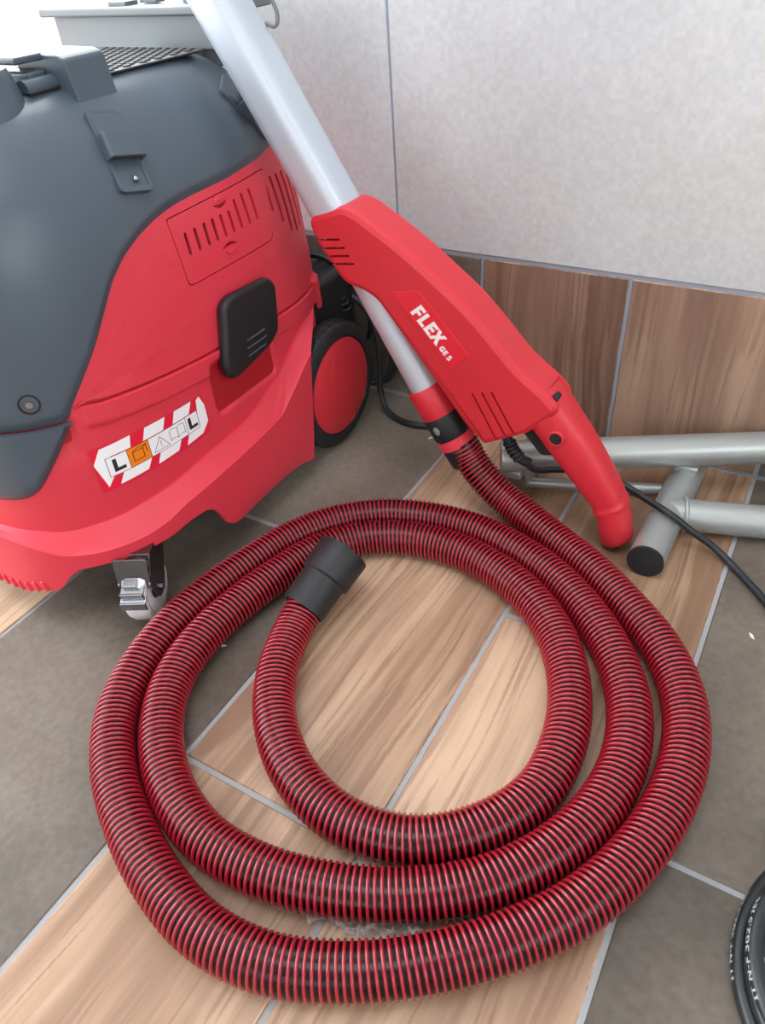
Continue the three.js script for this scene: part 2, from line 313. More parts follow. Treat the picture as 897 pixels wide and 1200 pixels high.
// lower container
{
  const dent = (s, y) => { const s0 = S(-0.645, 0.2), s1 = S(-0.536, 0.2), e = 0.006; return -0.011 * smooth(s0 - e, s0 + e, s) * smooth(s1 + e, s1 - e, s) * smooth(0.168, 0.180, y) * smooth(0.24, 0.225, y); };
  const rows = []; const N = 260, yv = [];
  for (let i = 0; i <= 64; i++) yv.push(i / 64);
  const S0 = S(-0.40, 0.25), SH = S(-0.372, 0.25);
  for (const v of yv) rows.push(rib(N, (u) => { const s = u * LEN, top = seamY(s) - 0.0035, y = mix(0.085, top, v), lip = 0.0032 * smooth(top - 0.0235, top - 0.0205, y) * (s < S0 + 0.02 ? 1 : 1 - smooth(S0, S0 + 0.03, s)); const front = smooth(SH, SH + 0.008, s); return P(s, y, (0.0042 + lip + dent(s, y)) * (1 - front * smooth(0.20, 0.235, y))); }));
  rows.push(rib(N, (u) => { const s = u * LEN; return P(s, seamY(s) - 0.0028, s < SH ? 0.0062 : 0); }), rib(N, (u) => { const s = u * LEN; return P(s, seamY(s) - 0.0028, -0.001); }));
  mesh('container', both(creased(gridGeo(rows), 0.7)), M.red, vac);
}
// black boundary of the upper hood in (z, y)
const HB = [[-0.745, 0.410], [-0.70, 0.4055], [-0.637, 0.4015], [-0.58, 0.4005], [-0.553, 0.399], [-0.525, 0.3945], [-0.499, 0.387], [-0.475, 0.376], [-0.454, 0.360], [-0.436, 0.338], [-0.413, 0.309], [-0.39, 0.282], [-0.372, 0.2585]];
const slotHole = (s, y0, y1, w) => { const p = new THREE.Path(), r = w / 2; p.moveTo(s - r, y0 + r); p.quadraticCurveTo(s - r, y0, s, y0); p.quadraticCurveTo(s + r, y0, s + r, y0 + r); p.lineTo(s + r, y1 - r); p.quadraticCurveTo(s + r, y1, s, y1); p.quadraticCurveTo(s - r, y1, s - r, y1 - r); p.closePath(); return p; };
const doorPts = zy([[-0.538, 0.392, 0.004], [-0.540, 0.325, 0.008], [-0.690, 0.325, 0.008], [-0.706, 0.397, 0.004]]);
{
  const up = HB.map(([z, y]) => [S(z, y) + 0.005, y + 0.003]);
  const pts = [[0.0005, 0.2365], ...rib(14, (u) => { const s = mix(0.02, S(-0.366, 0.266), u); return [s, seamY(s) + 0.0006]; }), ...up.reverse(), [0.0005, 0.414]];
  const sh = new THREE.Shape(); pts.forEach((p, i) => (i ? sh.lineTo(p[0], p[1]) : sh.moveTo(p[0], p[1]))); sh.closePath();
  const cx = doorPts.reduce((t, p) => t + p[0], 0) / 4, cy = 0.36;
  sh.holes.push(roundedPoly(doorPts.map(([s, y, r]) => [s + Math.sign(s - cx) * 0.0011, y + Math.sign(y - cy) * 0.0011, r]), 0.008, THREE.Path));
  const s0 = S(-0.703, 0.37);
  [[0.351, 0.386], [0.334, 0.387], [0.317, 0.386], [0.312, 0.385], [0.313, 0.384], [0.316, 0.382], [0.322, 0.380], [0.330, 0.377], [0.338, 0.374]].forEach(([a, b], i) => sh.holes.push(slotHole(s0 - i * 0.0162, a, b, 0.0052)));
  mesh('motor_housing', both(onBody(sh, 0.0004, 0.0044, { edge: 0.013 })), M.red, vac);
  const door = roundedPoly(doorPts, 0.008);
  [[-0.555, 0.375], [-0.570, 0.3755], [-0.585, 0.376], [-0.599, 0.376], [-0.613, 0.376], [-0.627, 0.376], [-0.641, 0.384], [-0.656, 0.386], [-0.671, 0.387]].forEach(([z, y]) => door.holes.push(slotHole(S(z, 0.36), 0.352, y, 0.0046)));
  const crescent = (s, y, up) => { const p = new THREE.Path(), w = 0.0135; p.moveTo(s - w, y); p.quadraticCurveTo(s, y + up * 0.0105, s + w, y); p.quadraticCurveTo(s, y + up * 0.0032, s - w, y); return p; };
  const sa = S(-0.617, 0.39), sb = S(-0.614, 0.335);
  door.holes.push(crescent(sa, 0.3868, -1), crescent(sb, 0.3415, 1));
  const dm = mesh('filter_door', onBody(door, 0.0012, 0.0046, { edge: 0.012 }), M.red, vac);
  mesh('filter_door', mirrored(dm.geometry), M.red, vac);
  const tab = (s, y, up) => { const p = new THREE.Shape(), w = 0.010; p.moveTo(s - w, y); p.quadraticCurveTo(s, y + up * 0.012, s + w, y); p.closePath(); return onBody(p, 0.0046, 0.0066, { bevel: 0.0007 }); };
  mesh('finger_tab', tab(sa, 0.3888, 1), M.red, dm); mesh('finger_tab', tab(sb, 0.3395, -1), M.red, dm);
  const net = new THREE.Shape(); const n0 = S(-0.548, 0.36), n1 = S(-0.604, 0.36); net.moveTo(n0, 0.349); net.lineTo(n0, 0.3775); net.lineTo(n1, 0.3775); net.lineTo(n1, 0.349); net.closePath();
  mesh('filter_mesh', onBody(net, 0.0004, 0.0009), M.void, dm);
  const ridge = (z) => onBody(roundedPoly([[S(z, 0.36) - 0.004, 0.370], [S(z, 0.36) + 0.004, 0.370], [S(z, 0.36) + 0.004, 0.351], [S(z, 0.36) - 0.004, 0.351]], 0.004), 0.0044, 0.0049, { bevel: 0.0002 });
  mesh('embossed_mark', ridge(-0.511), M.red, vac); mesh('embossed_mark', ridge(-0.5265), M.red, vac);
}
// black hood
{
  const ctrl = [[0, 0.412], ...HB.map(([z, y]) => [S(z, y), y]), [S(-0.3685, 0.2532), 0.2532], [LEN, 0.2532]];
  const dense = []; for (let i = 0; i < ctrl.length - 1; i++) { const n = Math.max(2, Math.ceil(Math.hypot(ctrl[i + 1][0] - ctrl[i][0], ctrl[i + 1][1] - ctrl[i][1]) / 0.003)); for (let k = 0; k < n; k++) dense.push([mix(ctrl[i][0], ctrl[i + 1][0], k / n), mix(ctrl[i][1], ctrl[i + 1][1], k / n)]); } dense.push(ctrl[ctrl.length - 1]);
  let B = dense.map((p) => p.slice()); for (let k = 0; k < 6; k++) B = B.map((p, i) => (i === 0 || i === B.length - 1 ? p : [(B[i - 1][0] + 2 * p[0] + B[i + 1][0]) / 4, (B[i - 1][1] + 2 * p[1] + B[i + 1][1]) / 4]));
  let Nn = B.map((p, i) => { const a = B[Math.max(0, i - 2)], b = B[Math.min(B.length - 1, i + 2)], dx = b[0] - a[0], dy = b[1] - a[1], l = Math.hypot(dx, dy); return [-dy / l, dx / l]; });
  const n = B.length, total = B.map((p, i) => i / (n - 1));
  const T = total.map((t) => [t * LEN, 0.5022]);
  const rows = [[0, 0.0002], [0, 0.003], [0.0035, 0.0048], [0.009, 0.0085], [0.0115, 0.0092]].map(([d, o]) => B.map((p, i) => P(clamp(p[0] + Nn[i][0] * d, 0, LEN), p[1] + Nn[i][1] * d, o)));
  const R0 = B.map((p, i) => [clamp(p[0] + Nn[i][0] * 0.0115, 0, LEN), p[1] + Nn[i][1] * 0.0115]);
  for (let k = 1; k <= 46; k++) { const v = k / 46, e = 1 - Math.pow(1 - v, 1.25); rows.push(R0.map((p, i) => P(mix(p[0], T[i][0], e), mix(p[1], T[i][1], e), 0.0092))); }
  for (const f of [0.6, 0.02]) rows.push(T.map((t) => { const p = P(t[0], 0.5022, 0.0092); return V(p.x * f, 0.5118, p.z * f); }));
  mesh('hood', both(creased(gridGeo(rows), 0.8)), M.black, vac);
  // front flap below it
  const s0 = S(-0.369, 0.25), low = lut([[s0, 0.2505], [S(-0.345, 0.212), 0.212], [S(-0.337, 0.198), 0.198], [S(-0.329, 0.184), 0.184], [S(-0.321, 0.1755), 0.1755], [S(-0.316, 0.172) + 0.01, 0.172], [LEN, 0.170]]);
  const fr = [[0, 0.004], [0.0002, 0.0052], [0.003, 0.0072], [0.009, 0.0105], [0.012, 0.0112]].map(([d, o]) => rib(90, (u) => { const s = mix(s0, LEN, u), y = low(s); return P(s, Math.min(y + d, 0.2520), o); }));
  for (let k = 1; k <= 10; k++) fr.push(rib(90, (u) => { const s = mix(s0, LEN, u), y = Math.min(low(s) + 0.012, 0.2516); return P(s, mix(y, 0.2522, k / 10), 0.0112); }));
  fr.push(rib(90, (u) => P(mix(s0, LEN, u), 0.2524, 0.0045)));
  mesh('front_flap', both(creased(gridGeo(fr), 0.8)), M.black, vac);
  // sunk screw on the hood front
  const f = frameAt(S(-0.347, 0.281), 0.281, 0.0094);
  mesh('screw_cup', lathe([[0, -0.006], [0.006, -0.0045], [0.0088, 0.0004], [0.0102, 0.0003]], 32).rotateX(Math.PI / 2).applyMatrix4(f), M.blackDeep, vac);
  mesh('screw', new THREE.CylinderGeometry(0.0034, 0.0034, 0.003, 20).rotateX(Math.PI / 2).applyMatrix4(f), M.zinc, vac);
}
// hose and cable brackets moulded into the hood
function bracket(z, y, w, h) {
  const f = frameAt(S(z, y), y, 0.0085), g = new THREE.Group(); g.name = 'cable_bracket'; const k = vac.children.filter((c) => c.name.startsWith('cable_bracket')).length; if (k) g.name += '_00' + k; vac.add(g);
  const rim = roundShape(w, h, 0.006), hole = new THREE.Path(roundShape(w - 0.006, h - 0.006, 0.005).getPoints(6)); rim.holes.push(hole);
  mesh('pocket_rim', new THREE.ExtrudeGeometry(rim, { depth: 0.0045, bevelEnabled: true, bevelSize: 0.0006, bevelThickness: 0.0006, bevelSegments: 2 }).translate(0, 0, -0.003).applyMatrix4(f), M.black, g);
  mesh('pocket_floor', merged([at(box(w - 0.004, h * 0.45, 0.002, 0.0008), 0, -h * 0.25, 0.0), at(box(w - 0.006, h * 0.46, 0.003, 0.001), 0, h * 0.25, 0.002, -0.10)]).applyMatrix4(f), M.black, g);
  const band = new THREE.Shape(), t = 0.003, W = w / 2 + 0.001, d = 0.0125; // a U seen from above, swept down the wall
  band.moveTo(-W, 0); band.lineTo(-W, d - 0.004); band.quadraticCurveTo(-W, d, -W + 0.004, d); band.lineTo(W - 0.004, d); band.quadraticCurveTo(W, d, W, d - 0.004); band.lineTo(W, 0); band.lineTo(W - t, 0); band.lineTo(W - t, d - t); band.lineTo(-W + t, d - t); band.lineTo(-W + t, 0); band.closePath();
  mesh('strap', new THREE.ExtrudeGeometry(band, { depth: 0.022, bevelEnabled: true, bevelSize: 0.0006, bevelThickness: 0.0006, bevelSegments: 2, curveSegments: 6 }).rotateX(Math.PI / 2).translate(0, 0.012, 0).applyMatrix4(f), M.black, g);
  mesh('bracket_screw', new THREE.SphereGeometry(0.0032, 16, 12).translate(0.002, -h * 0.36, 0.0025).applyMatrix4(f), M.zinc, g);
}
bracket(-0.521, 0.455, 0.036, 0.078);
bracket(-0.724, 0.452, 0.036, 0.072);
// latch
{
  const pts = zy([[-0.548, 0.229, 0.005], [-0.551, 0.212, 0.006], [-0.566, 0.208, 0.006], [-0.634, 0.2195, 0.008], [-0.650, 0.229, 0.006], [-0.6605, 0.283, 0.007], [-0.650, 0.295, 0.008], [-0.58, 0.299, 0.012], [-0.566, 0.292, 0.008]]);
  const l = mesh('latch', onBody(roundedPoly(pts, 0.006), 0.0046, 0.0185, { bevel: 0.0055, seg: 4, crease: 0.9 }), M.blackDeep, vac);
  mesh('latch', mirrored(l.geometry), M.blackDeep, vac);
  for (const [y, a, b] of [[0.2435, -0.588, -0.622], [0.2345, -0.586, -0.623], [0.2255, -0.586, -0.619]]) mesh('grip_rib', new THREE.TubeGeometry(new THREE.CatmullRomCurve3(rib(4, (u) => P(S(mix(a, b, u), y), y, 0.0186))), 8, 0.0009, 8).translate(0, 0, 0), M.black, l);
}
// hazard sticker
{
  const c = document.createElement('canvas'); c.width = 1400; c.height = 560; const x = c.getContext('2d'), W = 1400, H = 560;
  x.fillStyle = 'rgb(232,26,60)'; x.fillRect(0, 0, W, H); x.fillStyle = 'rgb(250,252,255)';
  const para = (p) => { x.beginPath(); p.forEach((q, i) => (i ? x.lineTo(...q) : x.moveTo(...q))); x.closePath(); x.fill(); };
  para([[0, 190], [95, 20], [430, 0], [400, 150], [180, 150], [160, 400], [75, 520]]); para([[545, 150], [600, 0], [860, 0], [800, 150]]); para([[930, 150], [985, 0], [1230, 0], [1160, 150]]); para([[1300, 30], [1350, 0], [1400, 150], [1400, 400], [1290, 520], [1040, 540], [1100, 400], [1250, 400]]);
  para([[190, 540], [260, 400], [590, 400], [520, 530]]); para([[640, 540], [700, 400], [990, 400], [920, 530]]);
  x.lineWidth = 6; x.strokeStyle = 'rgb(30,34,40)'; x.fillStyle = 'rgb(248,250,254)'; x.fillRect(120, 160, 1150, 245); x.strokeRect(120, 160, 1150, 245);
  x.fillStyle = 'rgb(246,136,24)'; x.fillRect(345, 163, 250, 239); x.strokeStyle = 'rgb(60,30,20)'; x.strokeRect(345, 160, 250, 245);
  x.lineWidth = 9; x.strokeStyle = 'rgb(70,34,22)'; x.strokeRect(400, 225, 120, 120); x.beginPath(); x.moveTo(520, 225); x.lineTo(560, 190); x.lineTo(560, 300); x.moveTo(400, 225); x.lineTo(450, 195); x.lineTo(550, 195); x.stroke();
  x.strokeStyle = 'rgb(96,104,116)'; x.lineWidth = 7; x.beginPath(); x.moveTo(635, 375); x.lineTo(735, 205); x.lineTo(835, 375); x.closePath(); x.stroke(); x.beginPath(); x.moveTo(735, 260); x.lineTo(735, 325); x.moveTo(735, 342); x.lineTo(735, 354); x.stroke();
  x.beginPath(); x.moveTo(965, 220); x.lineTo(965, 355); x.moveTo(965, 220); x.quadraticCurveTo(915, 180, 860, 215); x.lineTo(860, 345); x.quadraticCurveTo(915, 315, 965, 355); x.quadraticCurveTo(1015, 315, 1065, 345); x.lineTo(1065, 215); x.quadraticCurveTo(1015, 180, 965, 220); x.stroke();
  x.strokeStyle = 'rgb(30,34,40)'; x.lineWidth = 6; x.beginPath(); x.moveTo(1095, 160); x.lineTo(1095, 405); x.stroke();
  x.fillStyle = 'rgb(34,40,50)'; const L = (a) => { x.fillRect(a, 200, 42, 165); x.fillRect(a, 323, 125, 42); }; L(178); L(1125);
  const t = new THREE.CanvasTexture(c); t.colorSpace = THREE.SRGBColorSpace;
  const y0 = 0.1625, y1 = 0.2145, sa = S(-0.372, 0.19), sb = S(-0.513, 0.19);
  const g = gridGeo(rib(6, (v) => rib(24, (u) => P(mix(sa, sb, u), mix(y0, y1 - 0.004 * u, v), 0.0051))));
  const uv = g.attributes.uv; for (let i = 0; i < uv.count; i++) uv.setXY(i, uv.getX(i), uv.getY(i));
  mesh('hazard_sticker', g, std({ map: t, roughness: 0.45, side: THREE.DoubleSide }), vac).userData.label = 'white and red striped sticker with two letters L and an orange square';
}
// skirt around the wheels
{
  const bot = lut([[-0.72,0.022],[-0.678,0.024],[-0.64,0.036],[-0.597,0.040],[-0.550,0.040],[-0.511,0.037],[-0.497,0.040],[-0.487,0.049],[-0.480,0.066],[-0.472,0.079],[-0.459,0.086],[-0.440,0.087],[-0.405,0.083],[-0.376,0.083],[-0.351,0.085],[-0.333,0.087],[-0.321,0.087],[-0.312,0.079],[-0.306,0.066],[-0.302,0.058],[-0.296,0.055],[-0.29,0.046]]);
  const lowR = lut([[-0.74,0.188],[-0.695,0.172],[-0.64,0.140],[-0.617,0.127],[-0.55,0.120],[-0.488,0.116],[-0.440,0.1115],[-0.405,0.1035],[-0.379,0.1015],[-0.350,0.103],[-0.327,0.106],[-0.313,0.109],[-0.302,0.116],[-0.29,0.128]]);
  const highR = lut([[-0.775,0.215],[-0.745,0.210],[-0.719,0.204],[-0.683,0.188],[-0.62,0.158],[-0.559,0.1415],[-0.494,0.138],[-0.453,0.133],[-0.405,0.130],[-0.37,0.128],[-0.344,0.128],[-0.328,0.130],[-0.317,0.135],[-0.304,0.1375]]);
  const sec = (th, o) => section(th, 0.190 + o, 0.285 + o);
  const zEnd = (lim, o) => { let lo = -1.5, hi = 1.5; for (let i = 0; i < 40; i++) { const m = (lo + hi) / 2; if (sec(m, o)[1] < lim - VZ) lo = m; else hi = m; } return lo; };
  const arc = (() => { const t = [0]; let p = sec(-1.5708, 0); for (let i = 1; i <= 2000; i++) { const q = sec(-1.5708 + i * 3.14159 / 2000, 0); t.push(t[i - 1] + Math.hypot(q[0] - p[0], q[1] - p[1])); p = q; } return t; })();
  const inv = (s) => { let lo = 0, hi = 2000; while (hi - lo > 1) { const m = (lo + hi) >> 1; if (arc[m] <= s) lo = m; else hi = m; } return -1.5708 + (lo + (s - arc[lo]) / (arc[hi] - arc[lo])) * 3.14159 / 2000; };
  const fwd = (th) => arc[clamp(Math.round((th + 1.5708) / 3.14159 * 2000), 0, 2000)];
  const row = (lim, o, yf) => { const s0 = fwd(zEnd(lim, o)), s1 = arc[2000]; return rib(260, (u) => { const th = inv(mix(s0, s1, u)), p = sec(th, o), z = clamp(p[1] + VZ, -0.9, -0.2901); return V(p[0], yf(z), p[1]); }); };
  const core = (lim, o, yf) => row(lim, -0.0175 + o, yf);
  const rows = [row(-0.668, -0.005, (z) => bot(z) + 0.004), row(-0.670, -0.004, bot), row(-0.671, 0, (z) => bot(z) + 0.0002), row(-0.672, 0.0006, (z) => bot(z) + 0.0015)];
  for (const v of [0.25, 0.5, 0.75, 0.94]) rows.push(row(mix(-0.673, -0.700, v), 0.0006 * (1 - v), (z) => mix(bot(z) + 0.0015, Math.max(lowR(z), bot(z) + 0.004), v)));
  rows.push(row(-0.703, 0, (z) => Math.max(lowR(z), bot(z) + 0.005)), row(-0.704, -0.0012, (z) => Math.max(lowR(z), bot(z) + 0.005) + 0.0008));
  rows.push(row(-0.732, -0.009, (z) => mix(Math.max(lowR(z), bot(z) + 0.005), highR(z) + 0.001, 0.5)), core(-0.762, 0.001, highR), core(-0.762, -0.006, (z) => highR(z) + 0.001));
  mesh('skirt', both(creased(gridGeo(rows), 0.45)), M.red, vac);
  mesh('cable_horn', at(box(0.012, 0.044, 0.022, 0.004), -0.590 - VX, 0.222, -0.782 - VZ, 0.12, 0.5, 0), M.red, vac);
  // small grip ridges along the front and side hems
  const nub = []; for (let i = 0; i < 7; i++) { const p = sec(inv(arc[2000] - 0.012 - i * 0.0125), 0.0008), z = p[1] + VZ; nub.push(at(box(0.004, 0.014, 0.004, 0.0015), p[0], bot(clamp(z, -0.9, -0.2901)) + 0.008, p[1], 0, 0, 0.25)); }
  mesh('hem_ridge', merged(nub), M.red, vac);
}
// rear wheels and the black axle block between them
mesh('axle_block', at(box(0.300, 0.135, 0.12, 0.012), 0, 0.165, -0.815 - VZ), M.blackDeep, vac);
for (const side of [1, -1]) {
  const cx = side * (-0.567 - VX), w = new THREE.Group(); w.name = side > 0 ? 'rear_wheel' : 'rear_wheel_001'; w.position.set(cx, 0.0925, -0.764 - VZ); vac.add(w);
  const turn = (g) => g.rotateZ(-Math.PI / 2 * side);
  mesh('tyre', turn(lathe([[0.062, -0.017], [0.088, -0.016], [0.0918, -0.011], [0.0925, -0.004], [0.0925, 0.006], [0.0905, 0.012], [0.084, 0.0158], [0.073, 0.0165], [0.0715, 0.014], [0.062, 0.013]], 96)), M.rubber, w);
  const cap = mesh('hub_cap', turn(lathe([[0, 0.0262], [0.018, 0.0258], [0.038, 0.0240], [0.054, 0.0212], [0.065, 0.0180], [0.0700, 0.0156], [0.0710, 0.012], [0.060, 0.008]], 96)), M.redTool, w);
  const arcs = [];
  const line = (a, b, r, z0, z1) => rib(10, (u) => { const t = mix(a, b, u), rr = mix(r[0], r[1], u); return V(side * (0.0262 - 0.0082 * Math.pow(rr / 0.068, 2) + 0.0004), rr * Math.sin(t), -rr * Math.cos(t)); });
  for (const [a, b, r] of [[2.5, 2.0, [0.040, 0.052]], [0.1, -0.6, [0.046, 0.050]], [-0.75, -0.15, [0.062, 0.060]]]) arcs.push(new THREE.TubeGeometry(new THREE.CatmullRomCurve3(line(a, b, r)), 14, 0.0007, 6));
  arcs.push(new THREE.TorusGeometry(0.0165, 0.0007, 6, 40).rotateY(Math.PI / 2).translate(side * (0.0262 - 0.0082 * Math.pow(0.046 / 0.068, 2)), -0.044, 0));
  mesh('hub_ridge', merged(arcs), M.redTool, cap);
  const lug = []; for (let i = 0; i < 40; i++) { const a = i / 40 * Math.PI * 2; lug.push(at(box(0.020, 0.0012, 0.006, 0.0004), 0, 0.0922 * Math.cos(a), 0.0922 * Math.sin(a), a)); }
  mesh('tread_lug', merged(lug), M.rubber, w);
}
// front casters
function caster(x, z, yaw) {
  const g = new THREE.Group(); g.name = x > VX ? 'caster' : 'caster_001'; g.position.set(x - VX, 0, z - VZ); g.rotation.y = yaw; vac.add(g); // local x = axle, z = rolling direction (pedal side), origin under the wheel
  const R = 0.0375;
  mesh('caster_wheel', lathe([[0.012, -0.012], [0.031, -0.0135], [0.0355, -0.013], [R, -0.008], [R, 0.008], [0.0355, 0.013], [0.031, 0.0135], [0.012, 0.012]], 56).rotateZ(Math.PI / 2).translate(0, R, 0), M.white, g);
  const disc = (s) => lathe([[0, 0.0145], [0.012, 0.0145], [0.0135, 0.012], [0.028, 0.0122], [0.0305, 0.0138], [0.031, 0.0125]], 40).rotateZ(-Math.PI / 2 * s).translate(0, R, 0);
  mesh('hub_disc', merged([disc(1), disc(-1)]), M.blackDeep, g);
  mesh('axle_bolt', rodBetween(V(-0.021, R, 0), V(0.0215, R, 0), 0.0048, 6), M.zinc, g);
  const side = (s) => { const sh = roundedPoly([[-0.009, R - 0.009, 0.007], [0.009, R - 0.009, 0.007], [0.020, 0.056, 0.008], [0.023, 0.060, 0.003], [0.002, 0.0885, 0.004], [-0.050, 0.0885, 0.004], [-0.036, 0.066, 0.01]], 0.005); return new THREE.ExtrudeGeometry(sh, { depth: 0.0015, bevelEnabled: true, bevelSize: 0.0004, bevelThickness: 0.0004, bevelSegments: 1 }).rotateY(-Math.PI / 2).translate(s * 0.0175 + 0.0009, 0, 0); };
  const hood = new THREE.ExtrudeGeometry(roundShape(0.037, 0.036, 0.004), { depth: 0.0016, bevelEnabled: true, bevelSize: 0.0005, bevelThickness: 0.0005, bevelSegments: 1 });
  mesh('fork', merged([side(1), side(-1), at(box(0.0375, 0.0022, 0.058, 0.001), 0, 0.0885, -0.026), at(hood, 0, 0.0735, 0.0165, -0.22)]), M.steel, g);
  mesh('swivel_head', at(new THREE.CylinderGeometry(0.016, 0.018, 0.008, 32), 0, 0.092, -0.040), M.zinc, g);
  mesh('brake_pedal', merged([at(box(0.026, 0.003, 0.014, 0.001), 0, 0.0605, 0.029, 0.35), at(box(0.026, 0.009, 0.0028, 0.001), 0, 0.0570, 0.0352, 0.2), at(box(0.016, 0.008, 0.010, 0.001), -0.002, 0.0655, 0.025, 0.35)]), M.zinc, g);
  mesh('release_plate', merged([at(box(0.029, 0.0028, 0.010, 0.001), 0.000, 0.0505, 0.0345, 0.45), at(box(0.029, 0.0115, 0.0026, 0.001), 0.000, 0.0450, 0.0388, 0.1)]), M.zinc, g);
}
caster(-0.570, -0.364, 0.5);
caster(2 * VX + 0.563, -0.366, -0.3);
// deck on top: textured pad, front knob, clamp block, rear console
{
  const pad = []; const n = 9;
  pad.push(at(box(0.158, 0.0024, 0.24, 0.0011), 0, 0.5120, -0.03));
  mesh('rubber_pad', merged(pad), M.rubber, vac);
  const dots = []; for (let i = 0; i < 12; i++) for (let j = 0; j < 20; j++) dots.push(new THREE.CylinderGeometry(0.0040, 0.0052, 0.0018, 6).translate(-0.070 + i * 0.0122 + (j % 2) * 0.0061, 0.5138, -0.142 + j * 0.0115));
  const stud = mesh('pad_stud', merged(dots), M.rubber, vac); stud.userData.kind = 'stuff';
  const block = roundedPoly([[-0.036, 0.500, 0.003], [0.034, 0.500, 0.003], [0.028, 0.536, 0.003], [0.020, 0.5395, 0.003], [-0.036, 0.5405, 0.003]], 0.003);
  mesh('clamp_block', new THREE.ExtrudeGeometry(block, { depth: 0.046, bevelEnabled: true, bevelSize: 0.0012, bevelThickness: 0.0012, bevelSegments: 2 }).translate(-0.672 - VX, -0.004, -0.568 - VZ), M.black, vac);
  mesh('clamp_arm', merged([at(box(0.05, 0.016, 0.02, 0.003), -0.695 - VX, 0.518, -0.510 - VZ), at(new THREE.CylinderGeometry(0.008, 0.008, 0.05, 24).rotateX(Math.PI / 2), -0.667 - VX, 0.514, -0.512 - VZ), at(box(0.055, 0.006, 0.032, 0.002), -0.70 - VX, 0.5355, -0.508 - VZ)]), M.black, vac);
  mesh('clamp_knob', lathe([[0, 0.5385], [0.028, 0.538], [0.034, 0.5355], [0.0365, 0.530], [0.0445, 0.500], [0.0435, 0.497], [0.03, 0.495]], 48).translate(-0.690 - VX, -0.002, -0.452 - VZ), M.black, vac);
  const con = mesh('rear_console', merged([at(box(0.262, 0.042, 0.075, 0.003), -0.806 - VX, 0.5265, -0.80 - VZ), at(box(0.300, 0.0090, 0.098, 0.003), -0.803 - VX, 0.5445, -0.803 - VZ)]), M.grey, vac);
  mesh('console_catch', merged([at(box(0.030, 0.005, 0.022, 0.001), -0.83 - VX, 0.551, -0.785 - VZ), at(box(0.028, 0.004, 0.016, 0.001), -0.795 - VX, 0.552, -0.80 - VZ), at(box(0.035, 0.005, 0.018, 0.001), -0.72 - VX, 0.551, -0.80 - VZ), at(box(0.10, 0.014, 0.02, 0.003), -0.70 - VX, 0.556, -0.83 - VZ)]), M.grey, con);
  mesh('console_foot', at(box(0.20, 0.03, 0.06, 0.004), -0.80 - VX, 0.498, -0.80 - VZ), M.black, con);
}
// mains cable hung over the back and lying beside the wheel
{
  const L = (p) => p.map(([x, y, z]) => [x - VX, y, z - VZ]);
  mesh('mains_cable', merged([
    tube(L([[-0.66, 0.215, -0.80], [-0.632, 0.222, -0.842], [-0.600, 0.190, -0.862], [-0.574, 0.172, -0.868], [-0.554, 0.135, -0.868], [-0.550, 0.085, -0.868], [-0.551, 0.035, -0.866], [-0.540, 0.010, -0.858], [-0.512, 0.0052, -0.842], [-0.483, 0.0052, -0.836], [-0.452, 0.0052, -0.842], [-0.415, 0.0052, -0.862], [-0.395, 0.0052, -0.885]]), 0.0048, 140, 12),
    tube(L([[-0.66, 0.235, -0.82], [-0.62, 0.215, -0.868], [-0.578, 0.182, -0.882], [-0.545, 0.135, -0.885], [-0.536, 0.090, -0.885], [-0.548, 0.050, -0.884], [-0.575, 0.030, -0.885], [-0.62, 0.04, -0.885]]), 0.0048, 110, 12),
    tube(L([[-0.66, 0.25, -0.83], [-0.61, 0.225, -0.880], [-0.562, 0.180, -0.893], [-0.532, 0.125, -0.896], [-0.534, 0.075, -0.896], [-0.555, 0.035, -0.896], [-0.60, 0.02, -0.896]]), 0.0048, 110, 12),
    tube(L([[-0.66, 0.26, -0.815], [-0.615, 0.24, -0.850], [-0.585, 0.21, -0.865], [-0.570, 0.18, -0.88], [-0.575, 0.12, -0.885], [-0.60, 0.08, -0.885]]), 0.0048, 90, 12)]), M.cordBlack, vac);
  const coil = []; for (let i = 0; i <= 90; i++) { const a = i / 90 * Math.PI * 2 * 5; coil.push(V(-0.600 - VX + 0.007 * Math.cos(a) + i * 0.00022, 0.205 - i * 0.00042, -0.842 - VZ + 0.007 * Math.sin(a))); }
  mesh('cable_spring', new THREE.TubeGeometry(new THREE.CatmullRomCurve3(coil), 200, 0.0018, 8), M.rubber, vac);
}

